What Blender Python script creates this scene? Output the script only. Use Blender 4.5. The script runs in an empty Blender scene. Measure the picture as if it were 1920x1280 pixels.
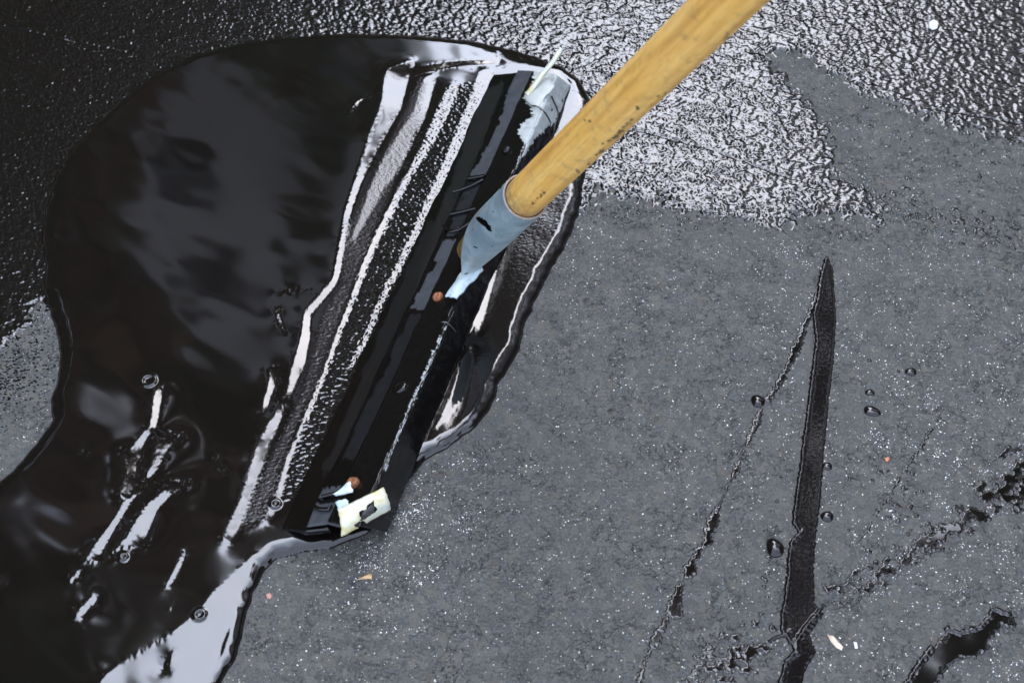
import bpy, math, random
import numpy as np
from mathutils import Vector, Matrix
random.seed(7); rng = np.random.default_rng(11)
sc = bpy.context.scene
R = math.radians

# ------------------------------------------------------------------ camera
D, TH, LENS = 1.07, R(52), 50.0
CT, ST = math.cos(TH), math.sin(TH)
CAM = np.array([0.0, -D*CT, D*ST]); FPX = 1920*LENS/36.0
cd = bpy.data.cameras.new('camera'); cam = bpy.data.objects.new('camera', cd); sc.collection.objects.link(cam)
cd.lens = LENS; cd.sensor_width = 36; cd.clip_start = 0.02; cd.clip_end = 2000
cam.location = CAM; cam.rotation_euler = (R(90)-TH, 0, 0)
cd.dof.use_dof = True; cd.dof.focus_distance = 1.06; cd.dof.aperture_fstop = 11.0
sc.camera = cam

# ------------------------------------------------------------------ sky, sun, exposure
SUN_AZ, SUN_EL = R(8), R(50)          # azimuth clockwise from straight ahead (+y)
w = bpy.data.worlds.new("World"); sc.world = w; w.use_nodes = True
nt = w.node_tree; N = nt.nodes; L = nt.links; N.clear()
wo = N.new('ShaderNodeOutputWorld'); bg = N.new('ShaderNodeBackground'); bg.inputs[1].default_value = 0.10
sky = N.new('ShaderNodeTexSky'); sky.sky_type = 'NISHITA'; sky.sun_disc = False
sky.sun_elevation = SUN_EL; sky.sun_rotation = SUN_AZ; sky.dust_density = 2.5; sky.air_density = 1.0
tc = N.new('ShaderNodeTexCoord'); mp = N.new('ShaderNodeMapping'); mp.inputs['Scale'].default_value = (1, 1, 2.2)
no = N.new('ShaderNodeTexNoise'); no.inputs['Scale'].default_value = 2.2; no.inputs['Detail'].default_value = 6
rm = N.new('ShaderNodeMapRange'); rm.inputs[1].default_value = 0.32; rm.inputs[2].default_value = 0.62
rm.inputs[3].default_value = 0.55; rm.inputs[4].default_value = 1.0
mx = N.new('ShaderNodeMixRGB'); mx.inputs[2].default_value = (8.8, 9.9, 12.7, 1)   # bright thin cloud over the blue
L.new(tc.outputs['Generated'], mp.inputs[0]); L.new(mp.outputs[0], no.inputs[0]); L.new(no.outputs[0], rm.inputs[0])
L.new(rm.outputs[0], mx.inputs[0]); L.new(sky.outputs[0], mx.inputs[1])
vd = N.new('ShaderNodeVectorMath'); vd.operation = 'DOT_PRODUCT'; L.new(tc.outputs['Generated'], vd.inputs[0])   # cloud glows round the veiled sun
vd.inputs[1].default_value = (math.cos(SUN_EL)*math.sin(SUN_AZ), math.cos(SUN_EL)*math.cos(SUN_AZ), math.sin(SUN_EL))
gl = N.new('ShaderNodeMapRange'); gl.interpolation_type = 'SMOOTHSTEP'; gl.inputs[1].default_value = .70; gl.inputs[2].default_value = .98
gl.inputs[3].default_value = .74; gl.inputs[4].default_value = 2.45; L.new(vd.outputs['Value'], gl.inputs[0])
gm = N.new('ShaderNodeVectorMath'); gm.operation = 'SCALE'; L.new(mx.outputs[0], gm.inputs[0]); L.new(gl.outputs[0], gm.inputs['Scale'])
L.new(gm.outputs[0], bg.inputs[0]); L.new(bg.outputs[0], wo.inputs[0])
sd = bpy.data.lights.new('sun', 'SUN'); sd.energy = 0.5; sd.angle = R(48); sd.color = (1.0, 0.99, 0.975)
so = bpy.data.objects.new('sun', sd); sc.collection.objects.link(so)
sv = Vector((math.cos(SUN_EL)*math.sin(SUN_AZ), math.cos(SUN_EL)*math.cos(SUN_AZ), math.sin(SUN_EL)))
so.rotation_euler = sv.to_track_quat('Z', 'Y').to_euler(); so.location = sv*5
sc.view_settings.view_transform = 'Standard'; sc.view_settings.look = 'None'
sc.view_settings.gamma = 1.0; sc.view_settings.exposure = 1.92
sc.view_settings.use_curve_mapping = False

# ------------------------------------------------------------------ geometry helpers
def unproj(px, py, z=0.0):
    a = (px-960)/FPX; b = (640-py)/FPX
    d = np.array([a, CT+b*ST, -ST+b*CT]); t = (z-CAM[2])/d[2]
    return CAM + t*d
def unproj_depth(px, py, dep):
    a = (px-960)/FPX; b = (640-py)/FPX
    return CAM + dep*np.array([a, CT+b*ST, -ST+b*CT])
def proj(X, Y, Z):
    dy = Y-CAM[1]; dz = Z-CAM[2]
    dep = dy*CT - dz*ST; up = dy*ST + dz*CT
    return 960+FPX*X/dep, 640-FPX*up/dep
def G2(pts, z=0.0): return np.array([unproj(p[0], p[1], z)[:2] for p in pts])

STEP = 0.0008
X0, X1, Y0, Y1 = -0.56, 0.56, -0.35, 0.50
xs = np.arange(X0, X1, STEP); ys = np.arange(Y0, Y1, STEP)
XX, YY = np.meshgrid(xs, ys); NY, NX = XX.shape
PX, PY = proj(XX, YY, 0.0)
KX = np.fft.rfftfreq(NX, STEP)[None, :]; KY = np.fft.fftfreq(NY, STEP)[:, None]
def noise(lmin, lmax, ang=0.0, stretch=1.0):
    """band limited noise, unit variance; features stretched along ang"""
    f = np.fft.rfft2(rng.standard_normal((NY, NX)))
    c, s = math.cos(ang), math.sin(ang)
    ka = (KX*c+KY*s)*stretch; kb = -KX*s+KY*c
    k = np.sqrt(ka**2+kb**2)+1e-9
    H = np.exp(-(k*lmin)**2*0.7)*(1-np.exp(-(k*lmax)**2*0.7))*(k**-0.6)
    n = np.fft.irfft2(f*H, s=(NY, NX)); return n/n.std()
def blur(A, s):
    k2 = KX**2+KY**2
    return np.fft.irfft2(np.fft.rfft2(A)*np.exp(-2*(math.pi*s)**2*k2), s=(NY, NX))
def sstep(a, b, x):
    t = np.clip((x-a)/(b-a), 0, 1); return t*t*(3-2*t)
def sdf(poly, z=0.0, q=3):
    """signed distance (m, + inside) to a polygon traced on the ground"""
    P = G2(poly, z); x = XX[::q, ::q]; y = YY[::q, ::q]
    d2 = np.full(x.shape, 1e9); ins = np.zeros(x.shape, bool)
    for i in range(len(P)):
        ax, ay = P[i]; bx, by = P[(i+1) % len(P)]
        ex, ey = bx-ax, by-ay; l2 = ex*ex+ey*ey+1e-18
        t = np.clip(((x-ax)*ex+(y-ay)*ey)/l2, 0, 1)
        d2 = np.minimum(d2, (x-ax-t*ex)**2+(y-ay-t*ey)**2)
        if abs(by-ay) > 1e-12:
            ins ^= ((ay > y) != (by > y)) & (x < ex*(y-ay)/(by-ay)+ax)
    s = np.sqrt(d2)*np.where(ins, 1, -1)
    fi = np.minimum(np.arange(NY)/q, s.shape[0]-1.001); fj = np.minimum(np.arange(NX)/q, s.shape[1]-1.001)
    i0 = fi.astype(int); j0 = fj.astype(int); u = (fi-i0)[:, None]; v = (fj-j0)[None, :]
    r = s[i0]*(1-u)+s[i0+1]*u
    return r[:, j0]*(1-v)+r[:, j0+1]*v
def stroke(pts, z=0.0, pad=0.012):
    """signed distance (+ inside) to a polyline brush; pts = (px, py, full width px)"""
    out = np.full((NY, NX), -pad)
    P = G2(pts, z); W = [max(p[2], 1)*0.5*(D/FPX) for p in pts]
    if len(pts) == 1: P = np.vstack([P, P+1e-6]); W = W*2
    for i in range(len(P)-1):
        (ax, ay), (bx, by) = P[i], P[i+1]; ra, rb = W[i], W[i+1]; m = max(ra, rb)+pad
        j0 = max(int((min(ax, bx)-m-X0)/STEP), 0); j1 = min(int((max(ax, bx)+m-X0)/STEP)+2, NX)
        i0 = max(int((min(ay, by)-m-Y0)/STEP), 0); i1 = min(int((max(ay, by)+m-Y0)/STEP)+2, NY)
        if j1 <= j0 or i1 <= i0: continue
        x = XX[i0:i1, j0:j1]; y = YY[i0:i1, j0:j1]; ex, ey = bx-ax, by-ay
        t = np.clip(((x-ax)*ex+(y-ay)*ey)/(ex*ex+ey*ey+1e-18), 0, 1)
        d = (ra+(rb-ra)*t)-np.hypot(x-ax-t*ex, y-ay-t*ey)
        out[i0:i1, j0:j1] = np.maximum(out[i0:i1, j0:j1], d)
    return out
def link(name, me, mat, parent=None):
    o = bpy.data.objects.new(name, me); sc.collection.objects.link(o)
    if mat: me.materials.append(mat)
    if parent is not None: o.parent = parent
    return o
def np_mesh(name, V, F, smooth=True):
    me = bpy.data.meshes.new(name); V = np.ascontiguousarray(V, np.float32); F = np.ascontiguousarray(F, np.int32)
    n = F.shape[1]
    me.vertices.add(len(V)); me.vertices.foreach_set('co', V.ravel())
    me.loops.add(F.size); me.loops.foreach_set('vertex_index', F.ravel())
    me.polygons.add(len(F)); me.polygons.foreach_set('loop_start', np.arange(len(F), dtype=np.int32)*n)
    me.update(calc_edges=True); me.validate()
    if smooth: me.polygons.foreach_set('use_smooth', np.ones(len(me.polygons), bool))
    return me
def grid_mesh(name, Z, cut, mat, parent=None, attrs=None):
    """the part of a height field that stands above `cut`, as one mesh with its origin at its base"""
    k = Z > cut
    cell = k[:-1, :-1] | k[1:, :-1] | k[:-1, 1:] | k[1:, 1:]
    ii, jj = np.nonzero(cell)
    a = ii*NX+jj; F = np.stack([a, a+1, a+NX+1, a+NX], 1)
    used, inv = np.unique(F, return_inverse=True); F = inv.reshape(-1, 4)
    V = np.stack([XX.ravel()[used], YY.ravel()[used], Z.ravel()[used]], 1)
    c = np.array([V[:, 0].mean(), V[:, 1].mean(), 0]); V -= c
    me = np_mesh(name, V, F); o = link(name, me, mat, parent); o.location = c
    for an, arr in (attrs or {}).items():
        at = me.attributes.new(an, 'FLOAT', 'POINT'); at.data.foreach_set('value', arr.ravel()[used].astype(np.float32))
    return o
def tag(o, label=None, cat=None, group=None, kind=None):
    if label: o['label'] = label
    if cat: o['category'] = cat
    if group: o['group'] = group
    if kind: o['kind'] = kind
    return o
def empty(name, loc):
    o = bpy.data.objects.new(name, None); sc.collection.objects.link(o); o.location = loc; o.empty_display_size = .05
    return o

# ------------------------------------------------------------------ materials
def mat(name):
    m = bpy.data.materials.new(name); m.use_nodes = True
    return m, m.node_tree.nodes, m.node_tree.links, m.node_tree.nodes['Principled BSDF']
def tnoise(n, l, vec, scale, detail=4, rough=.55):
    t = n.new('ShaderNodeTexNoise'); t.inputs['Scale'].default_value = scale; t.inputs['Detail'].default_value = detail
    t.inputs['Roughness'].default_value = rough; l.new(vec, t.inputs['Vector']); return t.outputs['Fac']
def ramp(n, l, fac, stops):
    r = n.new('ShaderNodeValToRGB'); e = r.color_ramp.elements
    while len(e) > 1: e.remove(e[-1])
    e[0].position = stops[0][0]; e[0].color = (*stops[0][1], 1)
    for p, c in stops[1:]: x = e.new(p); x.color = (*c, 1)
    l.new(fac, r.inputs[0]); return r.outputs[0]
def mixc(n, l, fac, a, b, mode='MIX'):
    m = n.new('ShaderNodeMixRGB'); m.blend_type = mode
    for v, i in ((fac, 0), (a, 1), (b, 2)):
        if isinstance(v, (int, float)): m.inputs[i].default_value = v
        elif isinstance(v, tuple): m.inputs[i].default_value = (*v, 1)
        else: l.new(v, m.inputs[i])
    return m.outputs[0]
def mrange(n, l, v, a, b, c, d):
    m = n.new('ShaderNodeMapRange'); l.new(v, m.inputs[0])
    for i, q in enumerate((a, b, c, d)): m.inputs[i+1].default_value = q
    return m.outputs[0]
def bump(n, l, h, dist, strength=1.0, prev=None):
    b = n.new('ShaderNodeBump'); b.inputs['Distance'].default_value = dist; b.inputs['Strength'].default_value = strength
    l.new(h, b.inputs['Height'])
    if prev is not None: l.new(prev, b.inputs['Normal'])
    return b.outputs[0]
def objco(n): return n.new('ShaderNodeTexCoord').outputs['Object']

def tar(name, rough=.05, fine=0.0, scale=700, base=(.0046, .0039, .0032), ior=1.52, attr=False):
    m, n, l, p = mat(name); p.inputs['Base Color'].default_value = (*base, 1); p.inputs['IOR'].default_value = ior
    p.inputs['Roughness'].default_value = rough; v = objco(n)
    if attr:
        a = n.new('ShaderNodeAttribute'); a.attribute_name = 'rough'
        l.new(mrange(n, l, a.outputs['Fac'], 0, 1, rough, .16), p.inputs['Roughness'])
        l.new(mixc(n, l, a.outputs['Fac'], base, (.008, .0052, .005)), p.inputs['Base Color'])
        b = n.new('ShaderNodeBump'); b.inputs['Distance'].default_value = .0002
        l.new(a.outputs['Fac'], b.inputs['Strength']); l.new(tnoise(n, l, v, 650, 4, .6), b.inputs['Height'])
        l.new(b.outputs[0], p.inputs['Normal'])
    elif fine: l.new(bump(n, l, tnoise(n, l, v, scale, 4, .6), fine), p.inputs['Normal'])
    return m
M_pud = tar('liquid_sealer', .055, attr=True)
M_film = tar('wet_sealer_film', .12, .00005, 620)
M_drip = tar('sealer_drops', .04, ior=1.46)
M_strk = tar('sealer_streak', .06, 0, 700, base=(.005, .004, .0037), ior=1.33)

def make_asphalt():
    m, n, l, p = mat('dry_asphalt'); v = objco(n)
    big = tnoise(n, l, v, 6, 4); mid = tnoise(n, l, v, 60, 5, .6); fin = tnoise(n, l, v, 560, 5, .7)
    c = ramp(n, l, mid, [(.25, (0.0561, 0.0561, 0.0521)), (.5, (0.0723, 0.0727, 0.0680)), (.75, (0.0863, 0.0859, 0.0801))])
    c = mixc(n, l, mrange(n, l, fin, .38, .62, 0, 1), mixc(n, l, .9, c, (0.0187, 0.0187, 0.0177)), mixc(n, l, .6, c, (0.1538, 0.1540, 0.1415)))
    vs = n.new('ShaderNodeTexVoronoi'); vs.inputs['Scale'].default_value = 210; l.new(v, vs.inputs['Vector'])      # packed stones of mixed tone
    ss = n.new('ShaderNodeSeparateColor'); l.new(vs.outputs['Color'], ss.inputs[0])
    c = mixc(n, l, mrange(n, l, ss.outputs[0], .0, 1, 0, .5), c, (0.0436, 0.0412, 0.0360)); c = mixc(n, l, mrange(n, l, ss.outputs[1], .55, 1, 0, .5), c, (0.1322, 0.1234, 0.0992))
    c = mixc(n, l, mrange(n, l, tnoise(n, l, v, 190, 4, .7), .60, .68, 0, .8), c, (0.0187, 0.0176, 0.0162))  # dark pits: dirt and the shade of the hollows, both put into the colour
    c = mixc(n, l, mrange(n, l, big, .35, .65, 0, .35), c, (0.0698, 0.0695, 0.0624))
    # light mineral grains
    vo = n.new('ShaderNodeTexVoronoi'); vo.inputs['Scale'].default_value = 600; l.new(v, vo.inputs['Vector'])
    sep = n.new('ShaderNodeSeparateColor'); l.new(vo.outputs['Color'], sep.inputs[0])
    g1 = mrange(n, l, sep.outputs[0], .935, .945, 0, 1); g2 = mrange(n, l, vo.outputs['Distance'], .28, .42, 1, 0)
    mm = n.new('ShaderNodeMath'); mm.operation = 'MULTIPLY'; l.new(g1, mm.inputs[0]); l.new(g2, mm.inputs[1])
    c = mixc(n, l, mm.outputs[0], c, mixc(n, l, sep.outputs[1], (0.2099, 0.1938, 0.1490), (0.4664, 0.4293, 0.3350)))
    # brownish and greenish aggregate
    v2 = n.new('ShaderNodeTexVoronoi'); v2.inputs['Scale'].default_value = 95; l.new(v, v2.inputs['Vector'])
    s2 = n.new('ShaderNodeSeparateColor'); l.new(v2.outputs['Color'], s2.inputs[0])
    m2 = n.new('ShaderNodeMath'); m2.operation = 'MULTIPLY'
    l.new(mrange(n, l, s2.outputs[0], .86, .9, 0, .5), m2.inputs[0]); l.new(mrange(n, l, v2.outputs['Distance'], .3, .5, 1, 0), m2.inputs[1])
    c = mixc(n, l, m2.outputs[0], c, (0.0956, 0.0859, 0.0632))
    # hairline cracks
    dv = n.new('ShaderNodeVectorMath'); dv.operation = 'ADD'
    t3 = n.new('ShaderNodeTexNoise'); t3.inputs['Scale'].default_value = 90; t3.inputs['Detail'].default_value = 4; l.new(v, t3.inputs['Vector'])
    sm = n.new('ShaderNodeVectorMath'); sm.operation = 'SCALE'; sm.inputs['Scale'].default_value = .045; l.new(t3.outputs['Color'], sm.inputs[0])
    l.new(v, dv.inputs[0]); l.new(sm.outputs[0], dv.inputs[1])
    ve = n.new('ShaderNodeTexVoronoi'); ve.feature = 'DISTANCE_TO_EDGE'; ve.inputs['Scale'].default_value = 70; l.new(dv.outputs[0], ve.inputs['Vector'])
    cr = mrange(n, l, ve.outputs['Distance'], 0, .03, .85, 0)
    gate = mrange(n, l, tnoise(n, l, v, 35, 3), .46, .56, 0, 1)
    m3 = n.new('ShaderNodeMath'); m3.operation = 'MULTIPLY'; l.new(cr, m3.inputs[0]); l.new(gate, m3.inputs[1])
    c = mixc(n, l, m3.outputs[0], c, (0.0125, 0.0118, 0.0112))
    l.new(c, p.inputs['Base Color']); p.inputs['Roughness'].default_value = .62; p.inputs['IOR'].default_value = 1.5
    h = n.new('ShaderNodeMath'); h.operation = 'SUBTRACT'; l.new(fin, h.inputs[0]); l.new(m3.outputs[0], h.inputs[1])
    b = bump(n, l, mid, .003); b = bump(n, l, h.outputs[0], .0015, 1, b)
    l.new(b, p.inputs['Normal']); return m
M_asph = make_asphalt()

def simple(name, col, rough=.5, metal=0.0, var=.25, scale=200, bmp=0.0, ior=1.5):
    m, n, l, p = mat(name); v = objco(n); f = tnoise(n, l, v, scale, 5, .6)
    dark = tuple(c*(1-var) for c in col); lite = tuple(min(c*(1+var), .95) for c in col)
    l.new(ramp(n, l, f, [(.3, dark), (.7, lite)]), p.inputs['Base Color'])
    p.inputs['Roughness'].default_value = rough; p.inputs['Metallic'].default_value = metal; p.inputs['IOR'].default_value = ior
    if bmp: l.new(bump(n, l, f, bmp), p.inputs['Normal'])
    return m

# ------------------------------------------------------------------ ground: one sheet to the horizon
V = np.array([[-600, -600, 0], [600, -600, 0], [600, 600, 0], [-600, 600, 0]], float)
g = link('ground', np_mesh('ground', V, np.array([[0, 1, 2, 3]]), False), M_asph); tag(g, kind='structure')

# ------------------------------------------------------------------ puddle of liquid sealer
PUD = [(1052,126),(1000,107),(950,92),(880,78),(760,68),(640,66),(520,74),(430,88),(370,104),(300,135),(240,178),(190,222),(150,265),
 (118,305),(98,350),(84,400),(78,450),(86,500),(82,550),(92,580),(105,620),(113,650),(112,690),(104,720),(95,750),(97,790),(70,830),(40,865),
 (0,905),(-90,990),(-130,1200),(-100,1420),(385,1420),(410,1290),(445,1225),(460,1160),(476,1110),(498,1065),(520,1046),(560,1036),(620,1030),(650,1015),
 (690,1000),(735,940),(780,882),(800,860),(845,838),(880,810),(910,780),(925,750),(935,720),(955,690),(975,650),(985,610),(1000,570),(1030,510),(1055,470),
 (1075,430),(1090,380),(1098,330),(1103,290),(1108,230),(1108,190),(1085,150)]
S = sdf(PUD, 0.0) + .0004*noise(.012, .05)
rimw = .011+.013*np.exp(-((PX-975)/70)**2-((PY-110)/40)**2)
rim = np.clip(S/rimw, 0, 1); body = .0052*np.sqrt(np.clip(1-(1-rim)**2, 0, 1))
Zp = np.where(S > 0, body, S*1.2-.0002)

# slopes that turn the liquid's flanks to the slot of sky cut in the trees
def S_target(az, el): return [np.cos(el)*np.sin(az), np.cos(el)*np.cos(az), np.sin(el)+0*az]
def slope_for(t):
    dx, dy, dz = XX-CAM[0], YY-CAM[1], 0-CAM[2]; q = np.sqrt(dx**2+dy**2+dz**2)
    nx, ny, nz = t[0]-dx/q, t[1]-dy/q, t[2]-dz/q
    return -nx/nz, -ny/nz
RIDGES = [  # drawn along the blade: (px, py, width)
 [(770,122,16),(745,140,40),(733,200,36),(700,270,24),(672,340,15),(652,400,12),(640,470,11),(630,525,11),(604,556,16),(576,588,13),(572,640,16),(558,690,20),(541,740,11)],
 [(528,768,14),(495,830,24),(476,890,20),(456,950,16),(430,1005,16)],
 [(745,140,30),(800,130,22),(850,121,15),(930,116,16)],
 [(806,150,26),(786,215,30),(758,265,42),(733,310,44),(708,350,30),(686,400,18),(664,445,10)],
 [(850,168,20),(828,215,22),(797,278,18),(765,330,12),(735,390,14),(700,460,12),(672,530,10),(650,590,9),(626,650,9),(600,720,9),(567,800,9),(541,860,10),(525,920,11),(503,970,13)],
 [(912,140,22),(893,190,24),(868,245,18),(845,300,18),(820,350,16),(795,405,14),(768,460,11),(740,515,9),(712,570,8),(683,640,8),(655,690,8)],
 [(505,698,10),(512,718,18),(494,768,13)], [(519,585,10),(524,600,12),(536,625,6)], [(524,549,6),(545,544,12),(575,546,6)],
 [(298,733,18),(292,765,20),(288,800,14)], [(345,1035,3),(332,1068,8),(315,1098,3)], [(398,855,3),(408,868,8),(424,884,3)],
 [(146,1076,6),(136,1086,8)], [(178,1122,8),(150,1150,14)], [(235,1040,12)], [(160,850,6)], [(5,1085,6)], [(320,1140,0.1)],
 [(690,182,4),(672,192,8),(660,206,4)], [(882,650,10),(872,700,20),(855,745,18),(835,782,14),(818,800,6)], [(842,838,6),(808,858,8)],
 [(1075,175,8),(1088,200,24),(1066,235,22),(1050,250,12)], [(590,1020,10),(625,1018,5)],
]
BLOBS = [
 [(284,795),(300,806),(345,818),(318,838),(300,878),(268,905),(240,935),(226,930),(234,880),(230,850),(255,828)],
 [(262,915),(292,904),(336,902),(358,906),(318,928),(292,958),(281,990),(270,1022),(230,1030),(195,1052),(158,1053),(180,1018),(210,980),(236,940)],
 [(170,1300),(205,1258),(240,1235),(310,1195),(370,1150),(400,1110),(440,1075),(480,1035),(520,1024),(590,1012),(604,1020),(540,1036),(512,1046),(490,1062),(466,1100),(440,1150),(420,1200),(402,1260),(380,1420),(100,1420)],
]
DARK = [[(284,822,20),(270,880,22)], [(300,918,10),(262,940,26),(225,1000,26),(195,1040,8)], [(318,1232,4),(312,1246,14)]]
B = np.full((NY, NX), -.02)
for i_, r in enumerate(RIDGES):
    kw = 1.3 if i_ in (0, 1, 4, 5) else 1.0
    B = np.maximum(B, stroke([(p[0], p[1], p[2]*kw) for p in r], .005))
for b in BLOBS: B = np.maximum(B, sdf(b, .005, 2))
rag = noise(.0016, .006)
ang = math.atan2(*(G2([(775,130)])[0]-G2([(450,980)])[0])[::-1])
ribs = noise(.0022, .012, ang, .22)
DK = np.full((NY, NX), -.02)
for r in DARK: DK = np.maximum(DK, stroke(r, .005))
Bm = sstep(-.0008, .0010, B+.0007*ribs*sstep(1150, 1020, PY+.5*PX-150)+.0004*rag)*sstep(.0005, -.0008, DK+.0008*rag)
gx, gy = slope_for(S_target(np.radians(11-5.5*sstep(550, 1000, PY)), R(53)))
tx, ty = slope_for(S_target(R(-15), R(48)))                 # ground that leans back to the dark trees
T1 = sstep(-.002, .004, sdf([(1000,340),(940,470),(905,600),(885,640),(880,690),(870,760),(830,830),(880,800),(925,745),(960,670),(990,590),(1040,490),(1072,425),(1090,340)], .005, 2))*(1-Bm)
T2 = sstep(-.001, .003, sdf([(930,92),(1050,120),(1085,145),(1104,185),(1080,172),(1045,132),(935,118)], .005, 2))*(1-Bm)
ux, uy = slope_for(S_target(R(-14), R(33)))
gX, gY = gx*Bm*1.2+tx*T1*1.7+ux*T2*1.3, gy*Bm*1.2+ty*T1*1.7+uy*T2*1.3
k0 = 1/.09
den = (2*math.pi)**2*(KX**2+KY**2+k0**2)
fx, fy = np.fft.rfft2(gX), np.fft.rfft2(gY)
REL = np.fft.irfft2(-(1j*2*math.pi)*(KX*fx+KY*fy)/den, s=(NY, NX))
# dragged band beside the blade: fine ribs and spatter bumps
inner = [(790,140),(712,300),(650,430),(640,530),(612,575),(590,640),(565,740),(540,790),(505,860),(480,920),(450,985),(490,975),(512,920),(530,860),(555,800),(590,720),(615,650),(640,590),(662,530),(690,460),(728,370),(775,250),(800,160)]
speck = [(835,165),(790,280),(740,380),(700,470),(660,560),(620,670),(560,820),(525,950),(560,920),(620,780),(670,690),(730,560),(790,440),(850,310),(915,150)]
wr = [(1010,330),(935,480),(900,600),(880,650),(870,760),(800,850),(850,830),(900,790),(930,720),(965,670),(990,590),(1040,490),(1075,420),(1088,330)]
m_in = sstep(-.002, .002, sdf(inner, .005, 2)+.0012*rag); m_sp = sstep(-.003, .003, sdf(speck, .005, 2)); m_wr = sstep(-.004, .006, sdf(wr, .005, 2))
worm = noise(.0022, .013, ang, .55); wrk = noise(.0028, .012, ang+.35, .45)
swirl = noise(.055, .22, .9, .5)
Zr = REL + .00003*swirl + m_sp*.00008*worm + m_in*.00005*ribs + m_wr*(.000016*wrk)
for cx, cy, rr in ((279,714,12),(375,1152,8),(517,944,7),(232,1043,5)):      # bubbles
    d = np.hypot(XX-unproj(cx, cy, .005)[0], YY-unproj(cx, cy, .005)[1]); r0 = rr*.0004
    Zr += .0011*np.exp(-((d-r0)/(.0011))**2)
Zp = Zp + np.where(S > 0, Zr*sstep(.001, .012, S), 0)
Zp = np.where(S > 0, np.maximum(Zp, .0012*np.clip(S/.004, 0, 1)), Zp)
pud = grid_mesh('sealer_puddle', Zp, -.0006, M_pud, None, {'rough': np.clip(m_in*.9+m_wr*.25, 0, 1)})
tag(pud, 'large glossy black puddle of liquid sealer pooled around the squeegee head', 'puddle')

# ------------------------------------------------------------------ thin wet coat on the asphalt
FILM = [(-700,-700),(2700,-700),(2700,430),(1960,272),(1800,238),(1700,203),(1620,168),(1560,132),(1500,98),(1440,95),(1425,110),(1468,150),(1500,190),(1532,220),(1552,260),
 (1556,300),(1552,325),(1600,352),(1650,385),(1640,412),(1600,398),(1550,402),(1500,400),(1480,418),(1420,414),(1380,400),(1300,396),(1230,376),(1180,366),(1120,356),(1100,378),
 (1060,400),(900,500),(500,700),(150,600),(80,560),(50,600),(0,655),(-200,800),(-700,1000)]
F = sdf(FILM) ; fl = noise(.008, .05)
bump1 = noise(.0042, .016, .95, .6)*(.75+.22*np.clip(noise(.03, .12), -1.5, 1.5)); bump2 = noise(.006, .03)
sa = G2([(0, 20), (280, 140)]); brush = noise(.002, .012, math.atan2(sa[1][1]-sa[0][1], sa[1][0]-sa[0][0]), .07)
quiet = sstep(850, 380, PX)                          # calmer, finer coat far left
Zf = .0009*sstep(-.006, .006, F+.0022*fl+.0016*bump2)-.0002 + (.00015-.00009*quiet-.00003*sstep(1600, 1900, PX)*sstep(420, 200, PY))*bump1*sstep(-.012, .004, F+.003*fl) + (.00016-.00011*quiet)*bump2 + .00010*quiet*brush
Zf = np.where(F < -.010, -.002, Zf)
lp_ = sdf([(75,556),(112,640),(112,690),(92,745),(40,770),(-60,820),(-260,900),(-260,640),(0,645),(50,596)])     # dragged thin smear at the left edge
sb = G2([(0, 720), (100, 600)]); dr = noise(.0028, .012, math.atan2(sb[1][1]-sb[0][1], sb[1][0]-sb[0][0]), .12)
Zf = np.maximum(Zf, np.where(lp_ > -.012, .00008*sstep(-.1, .9, dr*.8+lp_*25-.8)-.00003, -.002))
for ln in ([(-40,5,5),(280,140,5)], [(-40,95,5),(205,197,5)], [(-40,40,3),(240,100,3)], [(1190,244,5),(1330,280,6),(1480,335,6),(1560,352,3)], [(1600,180,4),(1930,235,4)]):
    Zf -= .0006*sstep(-.0015, .0015, stroke(ln))
Zf = np.where(S > .012, -.01, Zf)
film = grid_mesh('wet_coating', Zf, -.0002, M_film)
tag(film, 'freshly spread wet black sealer coat over the rough asphalt along the top', 'coating', kind='stuff')

# ------------------------------------------------------------------ streaks, drips and splashes
n3 = noise(.002, .008); n4 = noise(.0012, .004)
def dome(s, H, wdt): t = np.clip(s/wdt, 0, 1); return np.where(s > 0, H*np.sqrt(1-(1-t)**2), s*1.5)
STK = [(1545,485),(1535,520),(1530,555),(1522,590),(1528,640),(1522,680),(1515,740),(1508,800),(1503,830),(1498,880),(1490,930),(1484,978),(1497,1000),(1480,1015),(1476,1040),
 (1474,1080),(1469,1120),(1464,1150),(1462,1180),(1480,1205),(1488,1218),(1470,1240),(1455,1290),(1440,1400),(1490,1400),(1502,1290),(1512,1250),(1532,1222),(1518,1190),(1545,1150),(1528,1130),
 (1526,1060),(1531,1000),(1538,950),(1542,900),(1545,850),(1550,800),(1556,740),(1563,680),(1568,600),(1566,560),(1562,500),(1553,485)]
s = sdf(STK, 0, 2)+.0003*n3
bead = stroke([(p[0]+5, p[1], 9) for p in STK[:24]])+.0004*n3
z = np.maximum(dome(s, .0004, .002)+np.where(s > 0, .000008*n4, 0), dome(bead, .0011, .0018))
z = np.maximum(z, dome(stroke([(1545,1135,6),(1510,1175,8),(1492,1205,9),(1496,1225,7)])+.0004*n3, .0012, .002))
z = np.maximum(z, dome(stroke([(1440,1202,6),(1470,1190,8),(1485,1180,5)])+.0004*n3, .0010, .002))
tag(grid_mesh('sealer_streak', z, -.0003, M_strk), 'long wide black sealer streak running down the dry asphalt, raised along its left edge', 'streak')
def lens(s, H, wdt): t = np.clip(s/wdt, 0, 1); return np.where(s > 0, H*(1-(1-t)**2), s*.4)
def multi(name, strokes, H, wd, jit, label, cat, kind=None, m=M_drip, grow=1.0):
    a = np.full((NY, NX), -.012)
    for q in strokes: a = np.maximum(a, stroke([(p[0], p[1], p[2]*grow) for p in q]))
    return tag(grid_mesh(name, dome(a+jit*n3, H, wd), -.0002, m), label, cat, kind=kind)
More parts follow.
